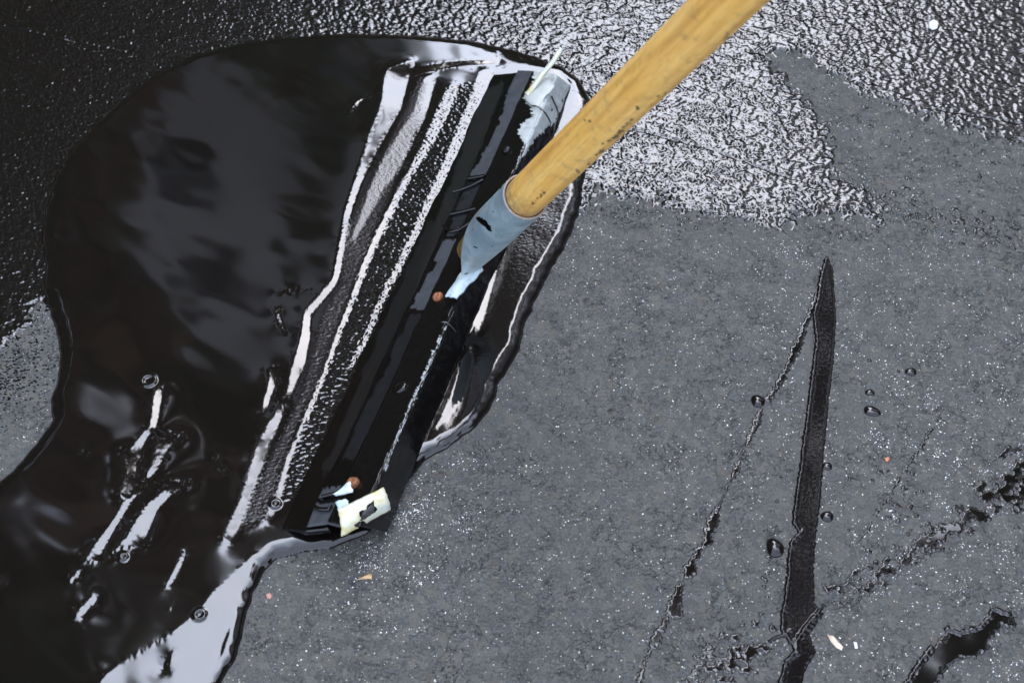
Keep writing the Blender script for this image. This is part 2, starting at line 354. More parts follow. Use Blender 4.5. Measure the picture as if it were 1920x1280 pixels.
thin = [[(1402,830,3),(1392,850,3),(1386,868,4)],[(1372,900,3),(1362,914,4),(1352,940,3)],[(1290,1080,3),(1277,1098,3)],[(1262,1148,4),(1248,1165,4),(1236,1188,4)],[(1224,1212,4),(1210,1240,4),(1203,1258,4)],[(1532,552,6),(1522,585,9),(1508,612,8),(1498,645,10),(1492,655,12),(1478,685,7),(1465,712,10),(1452,733,6),(1440,748,9)],[(1428,766,5),(1420,790,10),(1402,830,5)],
 [(1385,868,6),(1380,882,9),(1372,900,4)],[(1362,914,5)],[(1350,944,4),(1335,980,14),(1326,1008,10),(1332,1015,8),(1310,1030,8),(1303,1048,8)],[(1298,1052,8),(1294,1068,16),(1290,1080,8)],
 [(1275,1098,8),(1268,1125,14),(1262,1148,16),(1272,1150,12)],[(1248,1165,8),(1240,1178,10)],[(1234,1188,10),(1226,1208,12)],[(1204,1258,6),(1196,1290,10)]]
multi('sealer_dribble', thin, .0003, .0011, .0008, grow=1.6, label= 'thin broken dribble of black sealer slanting left from the streak', cat='dribble')
BR = [(1690,1300),(1722,1240),(1745,1212),(1766,1195),(1774,1172),(1798,1182),(1830,1172),(1850,1158),(1860,1136),(1876,1142),(1896,1146),(1908,1172),(1896,1180),(1880,1172),(1868,1190),(1852,1205),(1858,1215),(1830,1232),(1792,1240),(1770,1262),(1740,1310),(1660,1420),(1600,1420)]
s = sdf(BR, 0, 2)+.0009*n3
z = np.maximum(dome(s, .0005, .002), dome(stroke([(1686,1300,8),(1722,1244,9),(1746,1214,9)])+.0004*n3, .0012, .002))
z = np.maximum(z, dome(stroke([(1775,1178,8),(1800,1186,8),(1835,1176,7),(1856,1156,7),(1862,1140,8),(1890,1150,8)])+.0004*n3, .0011, .002))
tag(grid_mesh('sealer_smear', z, -.0003, M_drip), 'jagged black sealer smear at the lower right corner', 'smear')
tr = []
for k in range(190):
    t = random.random(); x = 1560+t*390; y = 1128-t*245; sp = random.gauss(0, 9+7*math.sin(t*9)+9*t)
    x += sp*.5; y += sp; wv = random.choice((3, 5, 7, 9, 12, 16))*(.7+.6*t); a = random.uniform(-1.1, .3); q = random.uniform(3, 17)
    tr.append([(x, y, wv), (x+q*math.cos(a), y+q*math.sin(a), wv*.7)])
multi('splash_trail', tr, .0003, .0010, .0008, grow=1.3, label= 'diagonal trail of small black sealer splashes right of the long streak', cat='splash')
tr = []
for k in range(80):
    x = random.gauss(1362, 34); y = 1232+random.gauss(0, 24)-.25*(x-1362); wv = random.choice((4, 6, 9, 12)); tr.append([(x, y, wv), (x+random.uniform(-12, 12), y+random.uniform(-8, 8), wv*.6)])
for k in range(12): tr.append([(1305+random.gauss(0, 10), 1272+random.gauss(0, 10), random.choice((4, 8, 10)))])
multi('splash_cluster', tr, .0003, .0010, .0008, grow=1.5, label= 'lumpy cluster of black sealer splashes left of the foot of the streak', cat='splash')
tr = []
for k in range(34):
    t = random.random(); tr.append([(1608+t*160+random.gauss(0, 4), 1020-t*245+random.gauss(0, 4), random.uniform(1.5, 4)), (1613+t*160, 1010-t*245, 2)])
for k in range(24): t = random.random(); tr.append([(1455-t*25+random.gauss(0, 7), 890+t*290, random.uniform(2, 5))])
for k in range(26): tr.append([(random.gauss(1680, 40), random.gauss(960, 60), random.uniform(2, 7)), (random.gauss(1680, 40), 0, 0)][:1])
multi('splash_line', tr, .0003, .0010, .0006, grow=1.9, label= 'faint dotted lines of fine black specks between the droplets', cat='splash', kind='stuff')
tr = []                                                       # specks thrown over the dry patch beside the fresh coat
for k in range(330):
    x = random.uniform(1440, 1960); y = 100+random.random()*340
    y = max(y, 100+(x-1440)*.36)
    if y > 330+(x-1560)*.42: continue
    wv = random.choice((2, 2, 3, 3, 4, 5, 7)); a = random.uniform(.1, .6); q = random.uniform(1, 10); tr.append([(x, y, wv), (x+q*math.cos(a), y+q*math.sin(a), wv*.6)])
for k in range(260):
    t = random.random(); x = 1560+t*420; y = 350+t*118+random.gauss(0, 15); wv = random.choice((2, 3, 4, 6)); q = random.uniform(2, 12); tr.append([(x, y, wv), (x+q, y+q*.35, wv*.6)])
for k in range(120):
    x = random.uniform(1100, 1660); y = 385+(x-1100)*.08+abs(random.gauss(0, 18)); tr.append([(x, y, random.choice((2, 3, 4))), (x+random.uniform(-5, 5), y+random.uniform(-4, 4), 2)])
multi('sealer_specks', tr, .0004, .0011, .0007, grow=1.6, label= 'fine black sealer specks scattered over the dry grey patch at upper right', cat='specks', kind='stuff')

DROPS = [  # px, py, rx, ry, rot
 (1421,752,13,11,0,'round black sealer droplet beside the upper end of the thin dribble'),
 (1708,697,11,7.5,5,'rightmost oval black sealer droplet on the dry asphalt'),
 (1631,736,8.5,6.5,0,'small round black droplet just above the longest oval one'),
 (1635,771,16,9,-18,'longest oval black sealer droplet, right of the long streak'),
 (1551,874,9,7,0,'small black droplet touching the right side of the streak, upper of two'),
 (1551,968,11,9,0,'black droplet touching the right side of the streak, lower of two'),
 (1453,1027,14.5,15.5,0,'biggest round black droplet, close to the left side of the streak'),
 (1630,676,4,3.5,0,'tiny black speck of sealer above the oval droplets'),
 (1685,696,3,3,0,'tiny black speck of sealer just left of the rightmost droplet')]
for (px, py, rx, ry, rot, lab) in DROPS:
    c = unproj(px, py); k = .00041; rows, seg = 9, 28; Vv = []; Ff = []
    for i in range(rows+1):
        ph = (i/rows)*math.pi/2
        for j in range(seg):
            a = 2*math.pi*j/seg; rr = math.cos(ph)*(1+.05*math.sin(3*a+px)+.04*math.sin(2*a+py))
            ex, ey = rx*k*rr*math.cos(a), ry*k*1.22*rr*math.sin(a); cr, sr = math.cos(R(rot)), math.sin(R(rot))
            Vv.append((ex*cr-ey*sr, ex*sr+ey*cr, math.sin(ph)*min(rx, ry)*k*.62-.0002))
    for i in range(rows):
        for j in range(seg): Ff.append((i*seg+j, i*seg+(j+1) % seg, (i+1)*seg+(j+1) % seg, (i+1)*seg+j))
    o = link('sealer_droplet', np_mesh('sealer_droplet', Vv, Ff), M_drip); o.location = c
    tag(o, lab, 'droplet', 'sealer droplets on the dry asphalt')

# ------------------------------------------------------------------ loose pale grit on the dry asphalt
occ = (S > -.001) | (Zf > 0)
M_grit = simple('pale_grit', (.62, .61, .58), .35, var=.35, scale=300)
clus = sstep(-.2, 1.6, noise(.02, .09)); clus2 = noise(.05, .3)
hot = np.zeros((NY, NX))
for hx, hy, hr, hw in ((800,930,55,3.6),(740,1040,70,3.0),(650,1060,40,1.5),(1500,420,90,.7),(1120,440,60,.6),(1800,850,170,.9),(1780,1120,170,1.0),(1600,640,140,.4),(1480,1120,60,.6),(640,1250,150,.35),(1010,540,40,.5)):
    hot += hw*np.exp(-((PX-hx)**2+(PY-hy)**2)/(2*hr*hr))
den_ = (.02+.5*clus**2+hot*(.25+1.6*clus**2)+.2*sstep(1350, 1800, PX)*(.2+clus))*(~occ)
den_ = np.where((PX > -150) & (PX < 2070) & (PY > -60) & (PY < 1400), den_, 0).ravel()
pick = rng.choice(NX*NY, size=6800, p=den_/den_.sum(), replace=True)
Vv = []; Ff = []
for i in pick:
    x = XX.ravel()[i]+random.uniform(-.5, .5)*STEP; y = YY.ravel()[i]+random.uniform(-.5, .5)*STEP
    r = min(.00019*math.exp(random.gauss(0, .55)), .0005); a0 = random.uniform(0, 6.28); el = random.uniform(1, 1.9); b = len(Vv); n_ = 5
    for j in range(n_):
        a = 6.283*j/n_+random.uniform(-.4, .4); u, v = r*el*math.cos(a), r*math.sin(a)
        Vv.append((x+u*math.cos(a0)-v*math.sin(a0), y+u*math.sin(a0)+v*math.cos(a0), 0))
    Vv.append((x, y, r*random.uniform(.5, 1.0)))
    for j in range(n_): Ff.append((b+j, b+(j+1) % n_, b+n_))
o = link('loose_grit', np_mesh('loose_grit', Vv, Ff, False), M_grit); tag(o, 'pale specks of loose grit strewn over the dry asphalt', 'grit', kind='stuff')

def chip(name, pts, z, th, m, label, cat):
    P = [unproj(*p, z)[:2] for p in pts]; c = np.mean(P, 0); n_ = len(P); Vv = []; Ff = []
    for kz in (0, th):
        for i, q in enumerate(P): Vv.append((q[0]-c[0], q[1]-c[1], kz+.0006*math.sin(i*2.1)*(1 if kz else .0)))
    Vv.append((0, 0, th*1.25))
    for i in range(n_):
        j = (i+1) % n_; Ff.append((i, j, n_+j)); Ff.append((i, n_+j, n_+i)); Ff.append((n_+i, n_+j, 2*n_))
    o = link(name, np_mesh(name, Vv, Ff, False), m); o.location = (c[0], c[1], z); return tag(o, label, cat)
M_leaf = simple('dry_leaf', (.62, .5, .38), .6, scale=500); M_red = simple('orange_grain', (.55, .2, .1), .6); M_twig = simple('tan_twig', (.5, .33, .16), .6)
M_wht = simple('white_grain', (.75, .75, .76), .5)
chip('leaf_scrap', [(1551,1191),(1562,1193),(1572,1203),(1581,1213),(1578,1219),(1567,1213),(1559,1204)], .0005, .0008, M_leaf, 'pale torn leaf scrap lying on the asphalt right of the streak foot', 'leaf')
chip('twig', [(670,1087),(688,1079),(692,1075),(698,1077),(697,1086),(692,1084)], .0005, .0010, M_twig, 'tiny tan twig on dry asphalt below the lower end of the squeegee', 'twig')
chip('pebble', [(499,1115),(506,1113),(511,1117),(508,1122),(501,1122)], .0003, .0016, simple('pink_pebble', (.42, .22, .17), .6), 'small pink pebble on dry asphalt beside the puddle edge', 'pebble')
chip('pebble', [(1659,860),(1664,858),(1668,861),(1664,865),(1659,864)], .0003, .0012, M_red, 'tiny orange pebble below the longest droplet', 'pebble')
chip('pebble', [(1741,45),(1750,41),(1758,46),(1757,54),(1748,57),(1741,52)], .0015, .002, M_wht, 'white pebble stuck in the wet coat at the upper right', 'pebble')
chip('stone_chip', [(1600,1203),(1606,1206),(1608,1215),(1603,1215)], .0003, .001, M_wht, 'small white stone chip just right of the leaf scrap', 'stone')

# ------------------------------------------------------------------ squeegee
root = empty('squeegee', tuple(unproj(860, 560, 0)))
tag(root, 'squeegee with round wooden handle and tar-smeared metal head standing in the puddle', 'squeegee')
RL = Vector(root.location)
def part(name, V, F, m, parent=None, smooth=True, attrs=None):
    V = np.array(V, float)-np.array(RL); me = np_mesh(name, V, np.array(F), smooth); o = link(name, me, m, parent or root)
    for an, arr in (attrs or {}).items():
        at = me.attributes.new(an, 'FLOAT', 'POINT'); at.data.foreach_set('value', np.asarray(arr, np.float32))
    return o
# profile lines: image ends, height
LN = {'A': ((925,140),(530,988),.007,.007), 'G': ((970,131),(572,991),.021,.021), 'B': ((1000,133),(612,985),.027,.027),
      'C': ((1046,138),(670,992),.040,.040), 'D': ((1072,158),(722,1003),.006,.006)}
LP = {k: (unproj(*v[0], v[2]), unproj(*v[1], v[3])) for k, v in LN.items()}
latv = np.array([.95, -.3, 0])
def lp(k, t):
    q = LP[k][0]*(1-t)+LP[k][1]*t
    a_ = {'A': .0007, 'G': .0004, 'B': .0003, 'C': .0003, 'D': .0006}[k]; p_ = ord(k)
    return q+latv*a_*(math.sin(23*t+p_)+.6*math.sin(57*t+p_*1.7)+.3*math.sin(140*t+p_))+np.array([0, 0, a_*.5*math.sin(31*t+p_*2)])
def in_poly(px, py, poly):
    ins = np.zeros(px.shape, bool)
    for i in range(len(poly)):
        (ax, ay), (bx, by) = poly[i], poly[(i+1) % len(poly)]
        if ay != by: ins ^= ((ay > py) != (by > py)) & (px < (bx-ax)*(py-ay)/(by-ay)+ax)
    return ins
def strip(name, prof, thick, m, NT=260, sub=10, masks=None, jitter=2.0, relief=0.0, smooth=True):
    """sheet following the profile points (list of functions t->xyz), made solid downward"""
    rows = []
    for i in range(NT+1):
        t = i/NT; P = [f(t) for f in prof]; row = []
        for a, b in zip(P[:-1], P[1:]):
            for s_ in range(sub): row.append(a+(b-a)*s_/sub)
        row.append(P[-1]); rows.append(row)
    A = np.array(rows); n1, n2 = A.shape[:2]
    du = np.gradient(A, axis=0); dv = np.gradient(A, axis=1); nn = np.cross(dv, du); nn /= np.linalg.norm(nn, axis=2, keepdims=True)+1e-12
    if nn[..., 2].mean() < 0: nn = -nn
    px, py = proj(A[..., 0], A[..., 1], A[..., 2])
    rj = rng.standard_normal((n1, n2)); rj = (rj+np.roll(rj, 1, 0)+np.roll(rj, 1, 1)+np.roll(rj, 2, 0))/2
    rk = rng.standard_normal((n1//6+2, n2//3+2)).repeat(6, 0).repeat(3, 1)[:n1, :n2]
    att = {}
    for an, polys in (masks or {}).items():
        k = np.zeros((n1, n2))
        for q in polys:
            wq, q = q if isinstance(q, tuple) else (1.0, q)
            k = np.maximum(k, wq*in_poly(px+rj*jitter*.5+rk*jitter*.6, py+np.roll(rj, 3, 1)*jitter*.5+rk*jitter*.4, q))
        att[an] = k
    top = A + nn*((rj*.35+rk*.5)*relief)[..., None]
    bot = A-nn*thick
    V = np.concatenate([top.reshape(-1, 3), bot.reshape(-1, 3)]); o = n1*n2; F = []
    I = np.arange(n1*n2).reshape(n1, n2)
    q = np.stack([I[:-1, :-1], I[:-1, 1:], I[1:, 1:], I[1:, :-1]], -1).reshape(-1, 4)
    F = [q, q[:, ::-1]+o]
    for e in (I[0], I[-1][::-1], I[:, 0][::-1], I[:, -1]):
        F.append(np.stack([e[:-1], e[1:], e[1:]+o, e[:-1]+o], 1)[:, ::-1])
    atts = {k: np.concatenate([v.ravel(), v.ravel()*0]) for k, v in att.items()}
    return part(name, V, np.concatenate(F), m, None, smooth, atts)
def coated(name, bare_or_glint, bare_rough, tar_rough, grain=0.0, bm=.0002):
    """uncoated surface or painted ridge glint where attribute 'bare' is 1, black sealer elsewhere"""
    m, n, l, p = mat(name); v = objco(n); a = n.new('ShaderNodeAttribute'); a.attribute_name = 'bare_or_glint'
    f = tnoise(n, l, v, 160, 5, .65); f2 = tnoise(n, l, v, 900, 3, .6)
    b = mixc(n, l, mrange(n, l, f, .35, .7, 0, 1), bare_or_glint, tuple(c*.62 for c in bare_or_glint))
    edge = mrange(n, l, a.outputs['Fac'], 0, 1, 0, 1)
    t = mixc(n, l, mrange(n, l, f2, .5, .75, 0, grain), (.003, .0027, .0025), (.03, .03, .031))
    l.new(mixc(n, l, edge, t, b), p.inputs['Base Color'])
    l.new(mrange(n, l, edge, 0, 1, tar_rough, bare_rough), p.inputs['Roughness']); p.inputs['IOR'].default_value = 1.45
    l.new(bump(n, l, f2, bm), p.inputs['Normal']); return m
Z = lambda p, dz: p+np.array([0, 0, dz])
strip('rubber_blade', [lambda t: lp('A', t), lambda t: lp('A', t)*.5+Z(lp('G', t), -.003)*.5, lambda t: Z(lp('G', t), -.003), lambda t: Z(lp('B', t), -.004)], .005,
      coated('wet_rubber', (.022, .022, .021), .3, .1, bm=.00006), relief=.00006, jitter=3, masks={'bare_or_glint': [(.55,[(905,170),(948,150),(905,270),(850,390),(800,520),(770,560),(815,420)]), (.35,[(800,420),(850,400),(760,590),(700,720),(640,850),(600,900),(700,650)])]})
strip('backing_plate', [lambda t: lp('G', t*.995+.001), lambda t: lp('B', t*.995+.001), lambda t: Z(lp('C', t*.995+.001)*.7+lp('B', t*.995+.001)*.3, -.004)], .002,
      coated('grey_plate', (.0420, .0462, .0504), .5, .09, bm=.00005), masks={'bare_or_glint': [
        [(968,120),(1000,120),(1005,140),(972,205),(955,260),(965,300),(914,330),(878,338),(905,290),(940,215)],
        [(832,447),(872,450),(860,480),(820,540),(798,583),(770,578),(800,520)], [(836,436),(868,424),(872,432),(838,444)], (.35,[(878,342),(908,338),(898,372),(872,424),(836,436)]), (.2,[(770,590),(800,590),(700,800),(668,860),(640,860)]),
        [(600,915),(640,908),(628,930),(598,936)], [(590,945),(640,940),(660,960),(640,1012),(560,1000),(575,975)]]}, relief=.0002)
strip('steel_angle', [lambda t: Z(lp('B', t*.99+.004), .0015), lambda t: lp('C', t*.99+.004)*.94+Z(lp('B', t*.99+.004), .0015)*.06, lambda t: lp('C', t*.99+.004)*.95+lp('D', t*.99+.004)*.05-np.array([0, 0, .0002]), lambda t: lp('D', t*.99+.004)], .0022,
      coated('white_painted_steel', (.44, .465, .44), .45, .12, .25, bm=.0001), NT=420, sub=14, masks={'bare_or_glint': [
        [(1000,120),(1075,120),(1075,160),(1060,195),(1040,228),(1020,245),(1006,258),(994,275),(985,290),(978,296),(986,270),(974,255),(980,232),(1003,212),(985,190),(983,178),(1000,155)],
        [(976,294),(968,312),(966.5,312),(974,294)], [(837,612),(790,716),(755,798),(722,880),(720.2,880),(753.2,797),(788.2,715),(835.3,611)]]}, jitter=2.2, relief=.00025)  # the thin slivers paint in the bright highlight along the ridge

# handle
p0 = unproj_depth(982, 372, .93); p1 = unproj_depth(1326, 38, .691)
ax = Vector(p1-p0).normalized(); HR = .0136
def frame(u):
    q = u.to_track_quat('Z', 'Y').to_matrix(); return q
def wood():
    m, n, l, p = mat('varnished_wood'); v = objco(n)
    mp_ = n.new('ShaderNodeMapping'); mp_.inputs['Scale'].default_value = (1, 1, .06); l.new(v, mp_.inputs[0])
    f = tnoise(n, l, mp_.outputs[0], 180, 5, .6); g_ = tnoise(n, l, mp_.outputs[0], 700, 3, .6); h_ = tnoise(n, l, v, 22, 3)
    c = ramp(n, l, f, [(.36, (0.6360, 0.3289, 0.0676)), (.5, (0.8045, 0.4580, 0.1032)), (.72, (0.9082, 0.5988, 0.1811))])
    c = mixc(n, l, mrange(n, l, g_, .5, .68, 0, .35), c, (.42, .21, .05))
    c = mixc(n, l, mrange(n, l, h_, .45, .7, 0, .35), c, (.7800, .4800, .1800))
    vo = n.new('ShaderNodeTexVoronoi'); vo.inputs['Scale'].default_value = 60; l.new(v, vo.inputs['Vector'])
    sp = n.new('ShaderNodeSeparateColor'); l.new(vo.outputs['Color'], sp.inputs[0])
    mm = n.new('ShaderNodeMath'); mm.operation = 'MULTIPLY'; l.new(mrange(n, l, sp.outputs[0], .90, .91, 0, .9), mm.inputs[0]); l.new(mrange(n, l, vo.outputs['Distance'], .05, .12, 1, 0), mm.inputs[1])
    c = mixc(n, l, mm.outputs[0], c, (.05, .025, .012))
    sx = n.new('ShaderNodeSeparateXYZ'); l.new(v, sx.inputs[0])
    sm = n.new('ShaderNodeMath'); sm.operation = 'ADD'; l.new(mrange(n, l, sx.outputs[2], .002, .03, .62, 0), sm.inputs[0]); l.new(mrange(n, l, tnoise(n, l, v, 130, 5, .7), .3, .7, -.45, .35), sm.inputs[1])
    c = mixc(n, l, sm.outputs[0], c, (.12, .09, .06))
    at = n.new('ShaderNodeAttribute'); at.attribute_name = 'smudge'; c = mixc(n, l, mrange(n, l, at.outputs['Fac'], .1, .7, 0, .92), c, (.03, .02, .012))
    l.new(c, p.inputs['Base Color']); p.inputs['Roughness'].default_value = .38; l.new(bump(n, l, f, .0004), p.inputs['Normal']); return m
Rm = frame(ax)
prof = [(-.115, .0005), (-.115, .0100), (-.075, .0118), (-.012, .0131), (.004, HR)]+[(.004+.0013*k_, HR) for k_ in range(1, 330)]+[(.45, HR*.99), (1.30, HR*.99), (1.315, HR*.9), (1.322, HR*.5), (1.323, .0005)]
Vv = []; Ff = []; seg = 110
for (s_, r_) in prof:
    for j in range(seg): Vv.append((r_*math.cos(2*math.pi*j/seg), r_*math.sin(2*math.pi*j/seg), s_))
for i in range(len(prof)-1):
    for j in range(seg): Ff.append((i*seg+j, i*seg+(j+1) % seg, (i+1)*seg+(j+1) % seg, (i+1)*seg+j))
Ff = [list(f) for f in Ff]
hd = link('handle', np_mesh('handle', Vv, Ff), wood(), root)
Wv = np.array([list(Vector(p0)+Rm @ Vector(q)) for q in Vv]); hx_, hy_ = proj(Wv[:, 0], Wv[:, 1], Wv[:, 2])
sm_ = np.zeros(len(Wv)); rs = np.random.default_rng(4)
for (cx, cy, w_, n_) in ((1172,240,15,16),(1150,258,12,11),(1194,203,3,3),(1100,222,2,2),(1080,322,6,4),(1125,285,9,7),(1293,114,4,3),(1010,372,12,8),(1360,70,10,4),(1230,190,20,5)):
    for k_ in range(n_):
        t_ = rs.normal(0, w_); x_ = cx+t_*.75+rs.normal(0, 2.5); y_ = cy-t_*.68+rs.normal(0, 2.5); r_ = rs.uniform(.8, 2.6)
        sm_ = np.maximum(sm_, np.clip(1.6-((hx_-x_)**2+(hy_-y_)**2)/r_**2, 0, 1))
at_ = hd.data.attributes.new('smudge', 'FLOAT', 'POINT'); at_.data.foreach_set('value', sm_.astype(np.float32))
hd.matrix_local = Matrix.Translation(Vector(p0)-RL) @ Rm.to_4x4()

# ferrule: a rolled sheet socket cut away on its left and drawn out to a tang on the ridge
toc = Vector(CAM-p0); e2 = (toc-ax*toc.dot(ax)).normalized(); e1 = ax.cross(e2).normalized()
if e1.x < 0: e1 = -e1
def galv():
    m, n, l, p = mat('galvanised_steel'); v = objco(n)
    vo = n.new('ShaderNodeTexVoronoi'); vo.inputs['Scale'].default_value = 130; l.new(v, vo.inputs['Vector'])
    f = tnoise(n, l, v, 60, 5, .65); g_ = tnoise(n, l, v, 420, 4, .7)
    sp = n.new('ShaderNodeSeparateColor'); l.new(vo.outputs['Color'], sp.inputs[0])
    c = mixc(n, l, sp.outputs[0], (.2038, .2873, .3087), (.2979, .3856, .3910))
    c = mixc(n, l, mrange(n, l, f, .4, .7, 0, .8), c, (.3640, .4620, .4760))
    c = mixc(n, l, mrange(n, l, g_, .60, .74, 0, .5), c, (.12, .16, .18))
    a = n.new('ShaderNodeAttribute'); a.attribute_name = 'tarred'
    r = n.new('ShaderNodeAttribute'); r.attribute_name = 'rust'
    c = mixc(n, l, mrange(n, l, r.outputs['Fac'], 0, 1, 0, .7), c, (.30, .15, .07))
    pa = n.new('ShaderNodeAttribute'); pa.attribute_name = 'pale'
    mp_ = n.new('ShaderNodeMapping'); mp_.inputs['Rotation'].default_value = (.3, .5, .7); mp_.inputs['Scale'].default_value = (1, 1, .08); l.new(v, mp_.inputs[0])
    sc_ = tnoise(n, l, mp_.outputs[0], 420, 4, .7); c = mixc(n, l, mrange(n, l, sc_, .56, .68, 0, .55), c, (.42, .50, .50))
    c = mixc(n, l, mrange(n, l, tnoise(n, l, v, 28, 3), .5, .62, 0, .5), c, (.15, .20, .23))
    c = mixc(n, l, mrange(n, l, pa.outputs['Fac'], 0, 1, 0, .75), c, (.42, .49, .48))
    e = mrange(n, l, a.outputs['Fac'], .4, .6, 0, 1); c = mixc(n, l, e, c, (.004, .004, .004))
    l.new(c, p.inputs['Base Color']); p.inputs['Metallic'].default_value = .25
    l.new(mrange(n, l, e, 0, 1, .42, .1), p.inputs['Roughness']); l.new(bump(n, l, g_, .0002), p.inputs['Normal']); return m
FR = .0150
rowsF = [(0.004,-180,180), (-.008,-178,182), (-.038,-170,190), (-.055,-120,178), (-.07,-95,152), (-.085,-80,124), (-.10,-65,98), (-.115,-55,74), (-.13,-48,54), (-.138,-42,42)]
def rowinterp(s_):
    for a, b in zip(rowsF[:-1], rowsF[1:]):
        if b[0] <= s_ <= a[0]:
            t = (a[0]-s_)/(a[0]-b[0]); t2 = t*t*(3-2*t); return a[1]+(b[1]-a[1])*t, a[2]+(b[2]-a[2])*t
Vv = []; n1, n2 = 90, 72; tarv = []; rst = []
for i in range(n1+1):
    s_ = .0039-(.0039+.1379)*i/n1; f0, f1 = rowinterp(s_)
    fl_ = sstep(-.06, -.138, s_)
    for j in range(n2+1):
        ph = R(f0+(f1-f0)*j/n2); rr = FR*(1-.10*fl_)
        pnt = Vector(p0)+ax*s_+(e1*math.cos(ph)+e2*math.sin(ph))*rr
        Vv.append(pnt)
Vv = np.array(Vv); fpx, fpy = proj(Vv[:, 0], Vv[:, 1], Vv[:, 2])
tarp = [[(893,410),(897,406),(904,408),(913,414),(921,424),(924,436),(918,432),(911,425),(901,417)], [(887,429),(890,428),(890,432),(887,432)], [(890,460),(896,463),(894,465),(889,462)], [(924,396),(927,396),(926,398)], [(905,428),(907,430),(904,430)],[(922,458),(926,460),(922,462)]]
tarv = np.zeros(len(Vv))
tj = np.random.default_rng(3).standard_normal(len(Vv))*.6
for q in tarp: tarv += in_poly(fpx+tj, fpy, q)
idx = np.arange(len(Vv)); jj = idx % (n2+1); ii = idx//(n2+1)
for q in ([(935,352),(942,350),(941,356)], [(858,520),(880,505),(874,526),(850,550)]): tarv += in_poly(fpx+tj*2.2, fpy+tj[::-1]*1.5, q)
rst = np.where((jj > n2-2) | (ii < 1), .8, 0)+np.where((ii < 2), .2, 0)+.5*in_poly(fpx+tj*3, fpy+tj[::-1]*3, [(900,392),(912,384),(900,405),(885,425),(882,410)])+.4*in_poly(fpx+tj*3, fpy+tj[::-1]*3, [(884,480),(896,478),(892,502),(878,500)])
Ff = []
for i in range(n1):
    for j in range(n2): a = i*(n2+1)+j; Ff.append((a, a+1, a+n2+2, a+n2+1))
M_galv = galv()
fer = part('socket', Vv, Ff, M_galv, None, True, {'tarred': np.clip(tarv, 0, 1), 'rust': rst, 'pale': np.clip((ii-55)/30, 0, 1)+.0*jj})
md = fer.modifiers.new('thickness', 'SOLIDIFY'); md.thickness = .0014; md.offset = 0
def slab(name, pts, zf, th, m, parent=None, sub=6, bend=0.0, jit=0.0):
    """quad patch between four image corners with heights, given thickness"""
    P = [unproj(p[0], p[1], p[2]) for p in pts]; V = []; n_ = sub
    nrm = np.cross(P[1]-P[0], P[3]-P[0]); nrm /= np.linalg.norm(nrm); nrm = nrm if nrm[2] > 0 else -nrm
    r_ = random.Random(len(name)*7+int(pts[0][0]))
    for side in (0, 1):
        for i in range(n_+1):
            for j in range(n_+1):
                u, v = i/n_, j/n_
                q = P[0]*(1-u)*(1-v)+P[1]*u*(1-v)+P[2]*u*v+P[3]*(1-u)*v
                e_ = jit if (i in (0, n_) or j in (0, n_)) else 0
                rr = random.Random(i*97+j*31+int(pts[0][0]))
                q = q+nrm*(bend*math.sin(math.pi*u)*math.sin(math.pi*(.15+.7*v))-side*th)+np.array([rr.uniform(-e_, e_), rr.uniform(-e_, e_), 0])
                V.append(q)
    o = (n_+1)**2; I = np.arange(o).reshape(n_+1, n_+1)
    q = np.stack([I[:-1, :-1], I[:-1, 1:], I[1:, 1:], I[1:, :-1]], -1).reshape(-1, 4); F = [q, q[:, ::-1]+o]
    for e in (I[0], I[-1][::-1], I[:, 0][::-1], I[:, -1]): F.append(np.stack([e[:-1], e[1:], e[1:]+o, e[:-1]+o], 1)[:, ::-1])
    return part(name, V, np.concatenate(F), m, parent, False)
slab('tang', [(884,478,.052),(905,505,.052),(856,560,.0445),(834,556,.0435)], 0, .0016, simple('pale_worn_zinc', (.4200, .5040, .5110), .45, .1, .2, 250, .0002), fer, 8, .003, .0006)

# screws, cream plastic ties, wires, bolt holes
M_rust = simple('rusty_screw', (.22, .08, .03), .5, .2, .45, 600, .0004); M_cream = simple('cream_plastic', (.56, .54, .38), .4, 0, .12, 120, .0003)

def stained():
    m, n, l, p = mat('stained_cream_plastic'); v = objco(n); f = tnoise(n, l, v, 95, 3); g_ = tnoise(n, l, v, 420, 4, .7)
    c = mixc(n, l, mrange(n, l, f, .52, .66, 0, .8), (.55, .54, .40), (.52, .42, .12)); c = mixc(n, l, mrange(n, l, f, .44, .34, 0, .7), c, (.42, .48, .47))
    c = mixc(n, l, mrange(n, l, g_, .66, .7, 0, 1), c, (.02, .015, .01)); l.new(c, p.inputs['Base Color']); p.inputs['Roughness'].default_value = .35; l.new(bump(n, l, f, .001), p.inputs['Normal']); return m
M_cream = stained()
M_wire = simple('grey_wire', (.10, .10, .095), .4, .6); M_hole = simple('dark_hole', (.001, .001, .001), .8)
M_dull = tar('tarred_screw', .25, .0003, 900, ior=1.4)
def frame_at(n_): return Vector(n_).to_track_quat('Z', 'Y').to_matrix()
def domed(name, c, nrm, r, h, m, parent=None, slot=False, seg=24):
    Rm_ = frame_at(nrm); V = []; F = []; pf = [(1, -.4), (1, 0), (.93, .35), (.75, .7), (.45, .92), (.02, 1.0)]
    for rr, hh in pf:
        for j in range(seg):
            a = 2*math.pi*j/seg; hz = hh*h
            if slot and abs(math.sin(a)*rr) < .2 and hh > .3: hz -= .45*h
            V.append(np.array(c)+np.array(Rm_ @ Vector((r*rr*math.cos(a), r*rr*math.sin(a), hz))))
    for i in range(len(pf)-1):
        for j in range(seg): F.append((i*seg+j, i*seg+(j+1) % seg, (i+1)*seg+(j+1) % seg, (i+1)*seg+j))
    return part(name, V, F, m, parent, False if slot else True)
upn = np.cross(LP['C'][1]-LP['C'][0], LP['B'][0]-LP['C'][0]); upn /= np.linalg.norm(upn); upn = upn if upn[2] > 0 else -upn
